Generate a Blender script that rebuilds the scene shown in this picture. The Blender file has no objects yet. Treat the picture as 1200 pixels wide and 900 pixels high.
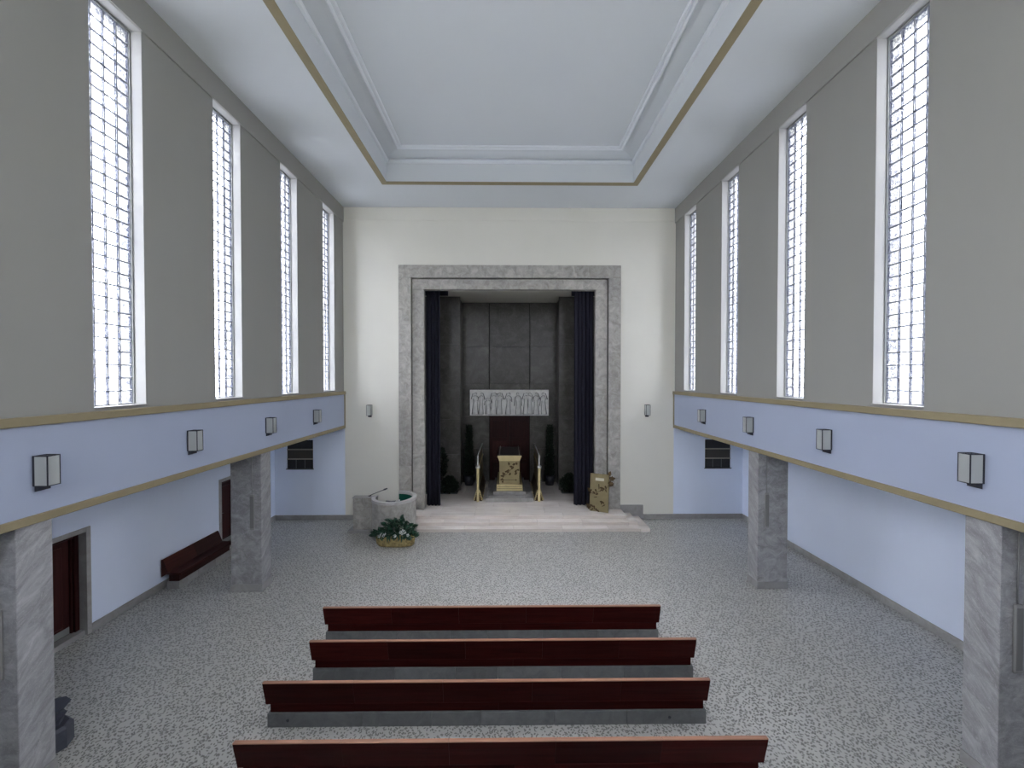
import bpy, bmesh, math, random
from mathutils import Vector, Matrix
R = math.radians
rnd = random.Random(7)
S = bpy.context.scene
COL = S.collection

# ------------------------------------------------------------------ camera
cam_d = bpy.data.cameras.new('camera'); cam = bpy.data.objects.new('camera', cam_d); COL.objects.link(cam)
FPX = 480.0
cam_d.sensor_width = 36; cam_d.lens = FPX / 1200 * 36; cam_d.clip_start = 0.05; cam_d.clip_end = 300
cam.location = (-0.08, 0, 5.0)
cam.rotation_euler = (math.pi/2 - math.atan(7/FPX), 0, -math.atan(5/FPX))
S.camera = cam

# ------------------------------------------------------------------ world: bright overcast sky, a little brighter on the sun's side (-X)
W = bpy.data.worlds.new('world'); S.world = W; W.use_nodes = True
nt = W.node_tree; nt.nodes.clear()
wo = nt.nodes.new('ShaderNodeOutputWorld'); bg = nt.nodes.new('ShaderNodeBackground')
tc = nt.nodes.new('ShaderNodeTexCoord'); sx = nt.nodes.new('ShaderNodeSeparateXYZ')
mr = nt.nodes.new('ShaderNodeMapRange')
nt.links.new(tc.outputs['Generated'], sx.inputs[0]); nt.links.new(sx.outputs['X'], mr.inputs['Value'])
mr.inputs['From Min'].default_value = -1; mr.inputs['From Max'].default_value = 1
mr.inputs['To Min'].default_value = 1.3; mr.inputs['To Max'].default_value = 0.7
SKY = 5.0
ms = nt.nodes.new('ShaderNodeMath'); ms.operation = 'MULTIPLY'; ms.inputs[1].default_value = SKY
el = nt.nodes.new('ShaderNodeMapRange'); el.inputs['From Min'].default_value = -.08; el.inputs['From Max'].default_value = 1
el.inputs['To Min'].default_value = .30; el.inputs['To Max'].default_value = 1.5
nt.links.new(sx.outputs['Z'], el.inputs['Value'])
mv = nt.nodes.new('ShaderNodeMath'); mv.operation = 'MULTIPLY'
nt.links.new(mr.outputs[0], mv.inputs[0]); nt.links.new(el.outputs[0], mv.inputs[1])
nt.links.new(mv.outputs[0], ms.inputs[0]); nt.links.new(ms.outputs[0], bg.inputs['Strength'])
bg.inputs['Color'].default_value = (1.0, 0.99, 0.97, 1)
nt.links.new(bg.outputs[0], wo.inputs[0])
W.cycles.sampling_method = 'AUTOMATIC'

S.view_settings.view_transform = 'Standard'; S.view_settings.look = 'None'
S.view_settings.exposure = 3.0; S.view_settings.gamma = 1; S.view_settings.use_curve_mapping = False
S.cycles.max_bounces = 14; S.cycles.diffuse_bounces = 8; S.cycles.glossy_bounces = 4
S.cycles.transparent_max_bounces = 16; S.cycles.transmission_bounces = 8
S.cycles.use_denoising = True
S.cycles.sample_clamp_indirect = 6
S.cycles.caustics_reflective = False; S.cycles.caustics_refractive = False

# room dimensions (metres)
NX = 5.81      # half width of the nave
OX = 8.28      # half width to the aisle walls
BY = 14.45     # end wall
RY = -3.4      # rear wall behind the loft
ZC = 10.96     # ceiling
WIN_Y = [6.17 + 2.375*k for k in (3, 2, 1, 0, -1, -2, -3)]
WHW = 0.415    # half width of a window opening
WZ0, WZ1 = 4.57, 10.45

# window portals: let the renderer sample the sky through the openings
def portal(x, y, rotz, w=2*WHW, z0=WZ0, z1=WZ1):
    d = bpy.data.lights.new('window_daylight', 'AREA'); d.shape = 'RECTANGLE'
    d.size = w; d.size_y = z1-z0; d.cycles.is_portal = True
    o = bpy.data.objects.new('window_daylight', d); COL.objects.link(o)
    o.location = (x, y, (z0+z1)/2); o.rotation_euler = (R(90), 0, rotz)
for y in WIN_Y:
    portal(-NX-0.42, y, R(90)); portal(NX+0.42, y, R(-90))

RWX, RWH, RWZ0, RWZ1 = 3.1, 1.19, 5.6, 10.3     # rear windows over the loft: centre, half width, bottom, top
for s in (-1, 1): portal(s*RWX, RY-.32, R(0), 2*RWH, RWZ0, RWZ1)

# ------------------------------------------------------------------ materials
M = {}
def newmat(name):
    m = bpy.data.materials.new(name); m.use_nodes = True
    n = m.node_tree; n.nodes.clear()
    out = n.nodes.new('ShaderNodeOutputMaterial'); b = n.nodes.new('ShaderNodeBsdfPrincipled')
    n.links.new(b.outputs[0], out.inputs[0]); M[name] = m
    return m, n, b, out
def node(n, t, **kw):
    x = n.nodes.new(t)
    for k, v in kw.items(): setattr(x, k, v)
    return x
def rampn(n, stops):
    r = n.nodes.new('ShaderNodeValToRGB'); e = r.color_ramp.elements
    e[0].position, e[0].color = stops[0][0], (*stops[0][1], 1)
    e[1].position, e[1].color = stops[-1][0], (*stops[-1][1], 1)
    for p, c in stops[1:-1]:
        q = e.new(p); q.color = (*c, 1)
    return r
def plain(name, col, rough=.5, metal=0, spec=.5, noise=None, bump=0, scale=(1,1,1), ns=8, coat=0):
    m, n, b, o = newmat(name)
    b.inputs['Base Color'].default_value = (*col, 1); b.inputs['Roughness'].default_value = rough
    b.inputs['Metallic'].default_value = metal; b.inputs['Specular IOR Level'].default_value = spec
    b.inputs['Coat Weight'].default_value = coat; b.inputs['Coat Roughness'].default_value = .15
    if noise or bump:
        tcn = node(n, 'ShaderNodeTexCoord'); mp = node(n, 'ShaderNodeMapping'); mp.inputs['Scale'].default_value = scale
        n.links.new(tcn.outputs['Object'], mp.inputs[0])
        nz = node(n, 'ShaderNodeTexNoise'); nz.inputs['Scale'].default_value = ns; nz.inputs['Detail'].default_value = 6
        n.links.new(mp.outputs[0], nz.inputs['Vector'])
        if noise:
            k = noise
            r = rampn(n, [(.3, tuple(c*(1-k) for c in col)), (.7, tuple(min(1, c*(1+k)) for c in col))])
            n.links.new(nz.outputs['Fac'], r.inputs[0]); n.links.new(r.outputs[0], b.inputs['Base Color'])
        if bump:
            bp = node(n, 'ShaderNodeBump'); bp.inputs['Strength'].default_value = bump; bp.inputs['Distance'].default_value = .02
            n.links.new(nz.outputs['Fac'], bp.inputs['Height']); n.links.new(bp.outputs[0], b.inputs['Normal'])
    return m
def stone(name, lo, mid, hi, rough=.35, scale=2.2, vein=None, stretch=(1,1,1), rot=(0,0,0), bump=.05, var=(.86, 1.1), spec=.5):
    m, n, b, o = newmat(name)
    tcn = node(n, 'ShaderNodeTexCoord'); mp = node(n, 'ShaderNodeMapping')
    mp.inputs['Scale'].default_value = stretch
    oi = node(n, 'ShaderNodeObjectInfo'); ad = node(n, 'ShaderNodeVectorMath', operation='ADD')
    sc = node(n, 'ShaderNodeVectorMath', operation='SCALE'); sc.inputs['Scale'].default_value = 30
    cx = node(n, 'ShaderNodeCombineXYZ')
    for i in range(3): n.links.new(oi.outputs['Random'], cx.inputs[i])
    n.links.new(cx.outputs[0], sc.inputs[0])
    n.links.new(tcn.outputs['Object'], ad.inputs[0]); n.links.new(sc.outputs[0], ad.inputs[1])
    mp0 = node(n, 'ShaderNodeMapping'); mp0.inputs['Rotation'].default_value = rot
    n.links.new(ad.outputs[0], mp0.inputs[0]); n.links.new(mp0.outputs[0], mp.inputs[0])
    a = node(n, 'ShaderNodeTexNoise'); a.inputs['Scale'].default_value = scale; a.inputs['Detail'].default_value = 9; a.inputs['Roughness'].default_value = .68; a.inputs['Distortion'].default_value = .8
    n.links.new(mp.outputs[0], a.inputs['Vector'])
    r = rampn(n, [(.3, lo), (.5, mid), (.72, hi)])
    n.links.new(a.outputs['Fac'], r.inputs[0])
    # brightness differs a little from slab to slab
    mrn = node(n, 'ShaderNodeMapRange'); mrn.inputs['To Min'].default_value = var[0]; mrn.inputs['To Max'].default_value = var[1]
    b.inputs['Specular IOR Level'].default_value = spec
    n.links.new(oi.outputs['Random'], mrn.inputs['Value'])
    mx = node(n, 'ShaderNodeMix', data_type='RGBA', blend_type='MULTIPLY'); mx.inputs[0].default_value = 1
    n.links.new(r.outputs[0], mx.inputs[6]); n.links.new(mrn.outputs[0], mx.inputs[7])
    last = mx.outputs[2]
    if vein:
        v = node(n, 'ShaderNodeTexNoise'); v.inputs['Scale'].default_value = scale*1.7; v.inputs['Detail'].default_value = 4; v.inputs['Distortion'].default_value = 2.2
        n.links.new(mp.outputs[0], v.inputs['Vector'])
        vr = rampn(n, [(.485, (0,0,0)), (.5, (1,1,1)), (.515, (0,0,0))])
        n.links.new(v.outputs['Fac'], vr.inputs[0])
        m2 = node(n, 'ShaderNodeMix', data_type='RGBA'); m2.inputs[7].default_value = (*vein, 1)
        ml = node(n, 'ShaderNodeMath', operation='MULTIPLY'); ml.inputs[1].default_value = .45
        n.links.new(vr.outputs[0], ml.inputs[0]); n.links.new(ml.outputs[0], m2.inputs[0]); n.links.new(last, m2.inputs[6]); last = m2.outputs[2]
    n.links.new(last, b.inputs['Base Color']); b.inputs['Roughness'].default_value = rough
    bp = node(n, 'ShaderNodeBump'); bp.inputs['Strength'].default_value = bump; bp.inputs['Distance'].default_value = .02
    n.links.new(a.outputs['Fac'], bp.inputs['Height']); n.links.new(bp.outputs[0], b.inputs['Normal'])
    return m
def wood(name, lo, hi, rough=.3, axis=0, spec=.2):
    m, n, b, o = newmat(name); b.inputs['Specular IOR Level'].default_value = spec
    tcn = node(n, 'ShaderNodeTexCoord'); mp = node(n, 'ShaderNodeMapping')
    s = [14, 14, 14]; s[axis] = .9; mp.inputs['Scale'].default_value = s
    oi = node(n, 'ShaderNodeObjectInfo'); ad = node(n, 'ShaderNodeVectorMath', operation='ADD')
    ml = node(n, 'ShaderNodeMath', operation='MULTIPLY'); ml.inputs[1].default_value = 40
    n.links.new(oi.outputs['Random'], ml.inputs[0])
    n.links.new(tcn.outputs['Object'], ad.inputs[0]); n.links.new(ml.outputs[0], ad.inputs[1]); n.links.new(ad.outputs[0], mp.inputs[0])
    a = node(n, 'ShaderNodeTexNoise'); a.inputs['Scale'].default_value = 1.5; a.inputs['Detail'].default_value = 6; a.inputs['Distortion'].default_value = .6
    n.links.new(mp.outputs[0], a.inputs['Vector'])
    r = rampn(n, [(.3, lo), (.7, hi)]); n.links.new(a.outputs['Fac'], r.inputs[0])
    mrn = node(n, 'ShaderNodeMapRange'); mrn.inputs['To Min'].default_value = .7; mrn.inputs['To Max'].default_value = 1.35
    n.links.new(oi.outputs['Random'], mrn.inputs['Value'])
    mx = node(n, 'ShaderNodeMix', data_type='RGBA', blend_type='MULTIPLY'); mx.inputs[0].default_value = 1
    n.links.new(r.outputs[0], mx.inputs[6]); n.links.new(mrn.outputs[0], mx.inputs[7])
    n.links.new(mx.outputs[2], b.inputs['Base Color']); b.inputs['Roughness'].default_value = rough
    return m

plain('aisle_paint_lit', (.73, .80, .94), .75, noise=.02, ns=.6, spec=.2)  # aisle blue lightened: the brightness of its light is put into the colour
plain('cream_paint', (.77, .755, .68), .8, noise=.02, ns=.7, spec=.2)
plain('nave_paint_shaded', (.305, .302, .28), .8, noise=.025, ns=.8, scale=(1, 1, .25), spec=.2)  # nave walls' shade is put into this paint, darker than the end wall's cream
plain('blue_paint', (.38, .425, .535), .75, noise=.02, ns=.6, spec=.2)
plain('ceiling_paint', (.63, .66, .68), .85, noise=.012, ns=.5, spec=.2)
plain('moulding_white', (.72, .75, .78), .7, spec=.2)
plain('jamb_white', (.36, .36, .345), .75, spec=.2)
plain('ochre_paint', (.27, .225, .13), .55, noise=.06, ns=3)
plain('brass', (.36, .30, .165), .38, metal=.85, noise=.08, ns=5)
plain('brass_pale', (.68, .57, .31), .42, metal=.6, noise=.05, ns=5)
plain('bronze', (.10, .065, .03), .42, metal=.7, noise=.3, ns=20)
plain('silver_metal', (.62, .62, .60), .35, metal=.7)
plain('black_metal', (.022, .024, .032), .45)
plain('dark_metal', (.06, .065, .085), .5, noise=.15, ns=12)
plain('speaker_grey', (.26, .26, .25), .5, spec=.4)
plain('speaker_mesh', (.17, .17, .165), .7)
plain('mortar', (.20, .21, .24), .8)
plain('frame_grey', (.20, .21, .20), .6)
plain('dark_glass', (.012, .011, .010), .3)  # near-black glass, the own colour of the panes and bier deck
plain('brown_glass', (.05, .042, .03), .3)
plain('bar_metal', (.33, .30, .24), .5, metal=.3)
plain('curtain_cloth', (.026, .026, .040), .85, spec=.2, noise=.2, ns=30)
plain('green_felt', (.012, .10, .065), .9, spec=.1)
plain('wood_edge_lit', (.34, .17, .105), .35, noise=.15, ns=6, scale=(.6, 8, 8))  # light caught on the pew tops is put into this paler colour
plain('leaf_dark', (.012, .045, .022), .5, noise=.5, ns=12)
plain('leaf_green', (.02, .075, .04), .45, noise=.5, ns=10)
plain('foliage_black', (.008, .018, .009), .7, noise=.4, ns=10)
plain('petal_white', (.75, .77, .76), .6)
plain('wicker', (.33, .26, .11), .8, noise=.45, ns=14, bump=.3)
plain('soil_joint_shade', (.02, .018, .012), .9)
plain('white_label', (.70, .66, .52), .6)
plain('paper_white', (.75, .75, .74), .6)
plain('relief_marble', (.86, .86, .84), .55, noise=.10, ns=6)
plain('contour_shade', (.17, .17, .165), .8)  # dark grey for the shade painted round the carved figures
plain('chrome', (.7, .7, .7), .25, metal=1)
stone('limestone', (.25, .24, .215), (.385, .37, .335), (.54, .525, .485), .45, 4.5, vein=(.55, .55, .53), bump=.06)
stone('pillar_stone', (.19, .19, .19), (.30, .30, .305), (.46, .46, .47), .35, 2.2, vein=(.58, .57, .57), stretch=(2.0, 3.4, 1.2), rot=(R(45), 0, 0), bump=.15)
stone('dark_stone', (.062, .058, .050), (.09, .086, .076), (.15, .145, .13), .30, 2.0, vein=(.2, .195, .18), bump=.04, spec=.35)
stone('base_stone', (.26, .25, .24), (.31, .305, .295), (.37, .365, .36), .5, 4)
stone('marble_cream', (.68, .61, .555), (.77, .71, .65), (.83, .78, .73), .06, 1.6, stretch=(.5, 2, 2), bump=.01, var=(.96, 1.03))
stone('marble_grey', (.25, .24, .23), (.31, .30, .29), (.38, .37, .36), .22, 2.4, bump=.01)
stone('rim_stone', (.42, .41, .40), (.50, .49, .48), (.57, .56, .55), .5, 5)
stone('concrete', (.095, .10, .10), (.125, .13, .13), (.16, .165, .165), .7, 5)
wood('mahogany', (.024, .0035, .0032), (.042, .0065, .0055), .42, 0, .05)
wood('mahogany_y', (.030, .007, .006), (.052, .0125, .009), .3, 1)
wood('mahogany_door', (.026, .006, .006), (.042, .011, .009), .35, 2)

# glass block: lets daylight through, rippled
m, n, b, out = newmat('glass_block')
n.nodes.remove(b)
tcn = node(n, 'ShaderNodeTexCoord'); nz = node(n, 'ShaderNodeTexNoise'); nz.inputs['Scale'].default_value = 26; nz.inputs['Detail'].default_value = 3; nz.inputs['Distortion'].default_value = 1.2
oi = node(n, 'ShaderNodeObjectInfo'); ad = node(n, 'ShaderNodeVectorMath', operation='ADD')
n.links.new(tcn.outputs['Object'], ad.inputs[0]); n.links.new(oi.outputs['Random'], ad.inputs[1]); n.links.new(ad.outputs[0], nz.inputs['Vector'])
rr = rampn(n, [(.38, (.28, .30, .40)), (.55, (.86, .87, .89))]); n.links.new(nz.outputs['Fac'], rr.inputs[0])
tb = node(n, 'ShaderNodeBsdfTransparent'); n.links.new(rr.outputs[0], tb.inputs[0])
gl = node(n, 'ShaderNodeBsdfGlossy'); gl.inputs['Roughness'].default_value = .12; gl.inputs['Color'].default_value = (.8, .82, .85, 1)
bp = node(n, 'ShaderNodeBump'); bp.inputs['Strength'].default_value = .4; bp.inputs['Distance'].default_value = .01
n.links.new(nz.outputs['Fac'], bp.inputs['Height']); n.links.new(bp.outputs[0], gl.inputs['Normal'])
mxs = node(n, 'ShaderNodeMixShader'); mxs.inputs[0].default_value = .07
n.links.new(tb.outputs[0], mxs.inputs[1]); n.links.new(gl.outputs[0], mxs.inputs[2]); n.links.new(mxs.outputs[0], out.inputs[0])

# frosted lamp pane
m, n, b, out = newmat('frosted_glass')
b.inputs['Base Color'].default_value = (.60, .62, .60, 1); b.inputs['Roughness'].default_value = .4
tl = node(n, 'ShaderNodeBsdfTranslucent'); tl.inputs['Color'].default_value = (.72, .75, .73, 1)
mxs = node(n, 'ShaderNodeMixShader'); mxs.inputs[0].default_value = .45
n.links.new(b.outputs[0], mxs.inputs[1]); n.links.new(tl.outputs[0], mxs.inputs[2]); n.links.new(mxs.outputs[0], out.inputs[0])

# floor: pale grey with dark elongated flecks lying in two directions
m, n, b, out = newmat('flecked_floor')
tcn = node(n, 'ShaderNodeTexCoord')
wz = node(n, 'ShaderNodeTexNoise'); wz.inputs['Scale'].default_value = 9; wz.inputs['Detail'].default_value = 2
n.links.new(tcn.outputs['Object'], wz.inputs['Vector'])
facs = []
for ang, sc, off in ((35, 1.05, 0), (-40, 1, 3.7), (80, 1.1, 8.1)):
    mp = node(n, 'ShaderNodeMapping'); mp.inputs['Rotation'].default_value = (0, 0, R(ang)); mp.inputs['Location'].default_value = (off, off*1.7, 0)
    mp.vector_type = 'POINT'
    n.links.new(tcn.outputs['Object'], mp.inputs[0])
    m2 = node(n, 'ShaderNodeMapping'); m2.inputs['Scale'].default_value = (14*sc, 26*sc, 0)
    n.links.new(mp.outputs[0], m2.inputs[0])
    ml = node(n, 'ShaderNodeVectorMath', operation='MULTIPLY_ADD'); ml.inputs[1].default_value = (.9, .9, 0)
    n.links.new(wz.outputs['Color'], ml.inputs[0]); n.links.new(m2.outputs[0], ml.inputs[2])
    vo = node(n, 'ShaderNodeTexVoronoi'); vo.inputs['Scale'].default_value = 1; vo.inputs['Randomness'].default_value = .9; vo.voronoi_dimensions = '2D'
    n.links.new(ml.outputs[0], vo.inputs['Vector'])
    r = rampn(n, [(.20, (1,1,1)), (.32, (0,0,0))]); n.links.new(vo.outputs['Distance'], r.inputs[0])
    # keep only some of the cells
    gt = node(n, 'ShaderNodeMath', operation='GREATER_THAN'); gt.inputs[1].default_value = .5
    sp = node(n, 'ShaderNodeSeparateColor'); n.links.new(vo.outputs['Color'], sp.inputs[0]); n.links.new(sp.outputs[0], gt.inputs[0])
    mu = node(n, 'ShaderNodeMath', operation='MULTIPLY'); n.links.new(r.outputs[0], mu.inputs[0]); n.links.new(gt.outputs[0], mu.inputs[1])
    facs.append(mu)
mx1 = node(n, 'ShaderNodeMath', operation='MAXIMUM'); n.links.new(facs[0].outputs[0], mx1.inputs[0]); n.links.new(facs[1].outputs[0], mx1.inputs[1])
mx2 = node(n, 'ShaderNodeMath', operation='MAXIMUM'); n.links.new(mx1.outputs[0], mx2.inputs[0]); n.links.new(facs[2].outputs[0], mx2.inputs[1])
big = node(n, 'ShaderNodeTexNoise'); big.inputs['Scale'].default_value = .5; n.links.new(tcn.outputs['Object'], big.inputs['Vector'])
base = rampn(n, [(.3, (.47, .465, .435)), (.7, (.515, .51, .48))]); n.links.new(big.outputs['Fac'], base.inputs[0])
mc = node(n, 'ShaderNodeMix', data_type='RGBA'); n.links.new(mx2.outputs[0], mc.inputs[0]); n.links.new(base.outputs[0], mc.inputs[6]); mc.inputs[7].default_value = (.18, .175, .16, 1)
n.links.new(mc.outputs[2], b.inputs['Base Color']); b.inputs['Roughness'].default_value = .34; b.inputs['Specular IOR Level'].default_value = .5

# ------------------------------------------------------------------ helpers
def box(bm, x0, x1, y0, y1, z0, z1, bev=0):
    if x0 > x1: x0, x1 = x1, x0
    if y0 > y1: y0, y1 = y1, y0
    if z0 > z1: z0, z1 = z1, z0
    vs = [bm.verts.new((x, y, z)) for z in (z0, z1) for y in (y0, y1) for x in (x0, x1)]
    fs = [bm.faces.new([vs[i] for i in q]) for q in ((0,2,3,1), (4,5,7,6), (0,1,5,4), (2,6,7,3), (0,4,6,2), (1,3,7,5))]
    if bev:
        es = {e for f in fs for e in f.edges}
        bmesh.ops.bevel(bm, geom=list(es), offset=bev, segments=1, affect='EDGES', profile=.5)
    return bm
def prism(bm, pts, axis, a0, a1):
    """closed 2-D outline pushed along an axis; axis x: pts are (y, z); y: (x, z); z: (x, y)"""
    def mk(p, a): return {'x': (a, p[0], p[1]), 'y': (p[0], a, p[1]), 'z': (p[0], p[1], a)}[axis]
    A = [bm.verts.new(mk(p, a0)) for p in pts]; Bv = [bm.verts.new(mk(p, a1)) for p in pts]
    k = len(pts)
    bm.faces.new(A); bm.faces.new(list(reversed(Bv)))
    for i in range(k): bm.faces.new((A[i], Bv[i], Bv[(i+1) % k], A[(i+1) % k]))
    bmesh.ops.recalc_face_normals(bm, faces=bm.faces[:])
    return bm
def tube(bm, pts, rad, seg=8, caps=True):
    """a round bar through points; rad may be a list"""
    pts = [Vector(p) for p in pts]; k = len(pts)
    rads = rad if isinstance(rad, (list, tuple)) else [rad]*k
    rings = []
    for i, p in enumerate(pts):
        t = (pts[min(i+1, k-1)] - pts[max(i-1, 0)]).normalized()
        u = t.orthogonal().normalized() if abs(t.z) > .95 else t.cross(Vector((0,0,1))).normalized()
        v = t.cross(u)
        rings.append([bm.verts.new(p + (u*math.cos(a)+v*math.sin(a))*rads[i]) for a in [2*math.pi*j/seg for j in range(seg)]])
    for a, c in zip(rings, rings[1:]):
        for j in range(seg): bm.faces.new((a[j], a[(j+1) % seg], c[(j+1) % seg], c[j]))
    if caps: bm.faces.new(list(reversed(rings[0]))); bm.faces.new(rings[-1])
    bmesh.ops.recalc_face_normals(bm, faces=bm.faces[:])
    return bm
def lathe(bm, prof, cx=0, cy=0, seg=24, a0=0, a1=2*math.pi):
    full = abs(a1-a0-2*math.pi) < 1e-6
    ns = seg if full else seg+1
    rings = [[bm.verts.new((cx+r*math.cos(a0+(a1-a0)*j/seg), cy+r*math.sin(a0+(a1-a0)*j/seg), z)) for j in range(ns)] for r, z in prof]
    for a, c in zip(rings, rings[1:]):
        for j in range(seg): bm.faces.new((a[j], a[(j+1) % ns], c[(j+1) % ns], c[j]))
    if full:
        bm.faces.new(list(reversed(rings[0]))); bm.faces.new(rings[-1])
    bmesh.ops.recalc_face_normals(bm, faces=bm.faces[:])
    return bm
def arcwall(bm, r0, r1, z0, z1, cx, cy, a0, a1, seg=32):
    pr = [(r0, z0), (r1, z0), (r1, z1), (r0, z1)]
    rings = []
    for j in range(seg+1):
        a = a0+(a1-a0)*j/seg
        rings.append([bm.verts.new((cx+r*math.cos(a), cy+r*math.sin(a), z)) for r, z in pr])
    for a, c in zip(rings, rings[1:]):
        for j in range(4): bm.faces.new((a[j], a[(j+1) % 4], c[(j+1) % 4], c[j]))
    bm.faces.new(rings[0]); bm.faces.new(list(reversed(rings[-1])))
    bmesh.ops.recalc_face_normals(bm, faces=bm.faces[:])
    return bm
def wloc(o):
    v = Vector(o.location)
    while o.parent: o = o.parent; v += Vector(o.location)
    return v
def BM(): return bmesh.new()
def obj(name, bm, mat, parent=None, smooth=False, loc=None, world=True):
    """one mesh object; geometry given in world metres is moved into the parent's space unless world=False"""
    me = bpy.data.meshes.new(name)
    if parent is not None and world:
        bmesh.ops.translate(bm, vec=-wloc(parent), verts=bm.verts[:])
    bm.to_mesh(me); bm.free()
    me.materials.append(M[mat])
    if smooth:
        for p in me.polygons: p.use_smooth = True
    o = bpy.data.objects.new(name, me); COL.objects.link(o)
    if parent is not None: o.parent = parent
    if loc: o.location = loc
    return o
def inst(name, me, parent=None, loc=(0,0,0), rot=(0,0,0), sc=1):
    o = bpy.data.objects.new(name, me); COL.objects.link(o); o.parent = parent
    o.location = loc; o.rotation_euler = rot; o.scale = (sc, sc, sc) if not hasattr(sc, '__len__') else sc
    return o
def thing(name, label, cat, loc=(0,0,0), rotz=0, group=None):
    o = bpy.data.objects.new(name, None); COL.objects.link(o); o.empty_display_size = .2
    o.location = loc; o.rotation_euler = (0, 0, rotz)
    return tag(o, label, cat, group)
def tag(o, label=None, cat=None, group=None, kind=None):
    if label: o['label'] = label
    if cat: o['category'] = cat
    if group: o['group'] = group
    if kind: o['kind'] = kind
    return o
def struct(name, bm=None, mat=None, label=None, cat=None, loc=(0,0,0), smooth=False):
    if bm is None:
        o = bpy.data.objects.new(name, None); COL.objects.link(o); o.location = loc
    else:
        o = obj(name, bm, mat, smooth=smooth)
    return tag(o, label, cat, None, 'structure')
def copy_tree(o, parent=None):
    c = o.copy(); COL.objects.link(c); c.parent = parent
    for ch in o.children: copy_tree(ch, c)
    return c

# ------------------------------------------------------------------ floor, walls, ceiling
bm = BM(); box(bm, -OX-.4, OX+.4, RY-.3, BY+.3, -.2, 0)
struct('floor', bm, 'flecked_floor', 'pale grey hall floor strewn with dark elongated flecks', 'floor')

def nave_wall(side, name, label):
    s = side
    bm = BM()
    x0, x1 = s*(NX+.03), s*(NX+.42)
    ys = sorted(WIN_Y)
    edges = [RY] + [v for y in ys for v in (y-WHW, y+WHW)] + [BY]
    for i in range(0, len(edges), 2): box(bm, x0, x1, edges[i], edges[i+1], WZ0, WZ1)
    box(bm, s*NX, x1, RY, BY, WZ1, ZC)                 # band above the windows
    box(bm, x0, x1, RY, BY, 4.5, WZ0)
    return struct(name, bm, 'nave_paint_shaded', label, 'wall')
nave_wall(-1, 'wall_left', 'tall grey nave wall pierced by narrow glass block windows, over the doors side')
nave_wall(1, 'wall_right', 'tall grey nave wall pierced by narrow glass block windows, over the doorless aisle')

def parapet(side, name, label):
    s = side
    p = struct(name, None, None, label, 'parapet', (s*NX, 7, 3.25))
    bm = BM(); box(bm, s*NX, s*(NX+.42), .3, BY, 3.33, 4.5); obj('parapet_face', bm, 'blue_paint', p)
    bm = BM(); box(bm, s*(NX-.05), s*(NX+.4), .3, BY-.003, 4.425, 4.535, .008); obj('top_rail', bm, 'ochre_paint', p)
    bm = BM(); box(bm, s*(NX-.03), s*(NX+.42), .3, BY-.003, 3.24, 3.345, .008); obj('bottom_rail', bm, 'ochre_paint', p)
    bm = BM(); box(bm, s*(NX-.028), s*(NX+.05), BY-.05, BY-.003, 3.345, 4.425); obj('end_strip', bm, 'ochre_paint', p)
parapet(-1, 'trim_1', 'pale blue parapet band with ochre rails above the aisle with doors')
parapet(1, 'trim_2', 'pale blue parapet band with ochre rails above the doorless aisle')

# aisle walls
D1 = (7.05, 8.0); D2 = (11.74, 12.64); DH = 2.03
bm = BM()
ys = [RY, D1[0], D1[1], D2[0], D2[1], BY]
for i in (0, 2, 4): box(bm, -OX, -OX-.35, ys[i], ys[i+1], 0, 3.4)
for d in (D1, D2): box(bm, -OX, -OX-.35, d[0], d[1], DH, 3.4)
struct('wall_left_aisle', bm, 'aisle_paint_lit', 'pale blue aisle wall with two mahogany doors', 'wall')
bm = BM(); box(bm, OX, OX+.35, RY, BY, 0, 3.4)
struct('wall_right_aisle', bm, 'aisle_paint_lit', 'long plain pale blue aisle wall without any door', 'wall')
bm = BM()
for s in (-1, 1): box(bm, s*(NX+.42), s*(OX+.35), RY, BY, 3.35, 3.6)
struct('ceiling_aisles', bm, 'ceiling_paint', 'low flat ceilings over the two side aisles', 'ceiling')

# end wall: cream centre with the portal opening, blue ends of the aisles with louvred openings
PX, PZ = 3.90, 8.95
LVX0, LVX1, LVZ0, LVZ1 = 6.93, 7.86, 1.80, 2.82
bm = BM()
for s in (-1, 1):
    box(bm, s*(PX-.3), s*NX, BY, BY+.3, 0, ZC)
    box(bm, s*NX, s*(NX+.45), BY, BY+.3, 4.5, ZC)
box(bm, -PX+.3, PX-.3, BY, BY+.3, PZ-.3, ZC)
for s in (-1, 1): box(bm, s*(NX-.01), s*(PX-.3), BY-.025, BY, 10.51, ZC)
box(bm, -PX+.3, PX-.3, BY-.025, BY, 10.51, ZC)
struct('wall_back', bm, 'cream_paint', 'tall cream end wall around the grey stone portal', 'wall')
bm = BM()
for s in (-1, 1):
    a, c = NX, OX+.35
    box(bm, s*a, s*LVX0, BY, BY+.3, 0, 4.5); box(bm, s*LVX1, s*c, BY, BY+.3, 0, 4.5)
    box(bm, s*LVX0, s*LVX1, BY, BY+.3, 0, LVZ0); box(bm, s*LVX0, s*LVX1, BY, BY+.3, LVZ1, 4.5)
struct('wall_back_aisles', bm, 'aisle_paint_lit', 'pale blue end walls of the side aisles', 'wall')
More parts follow.
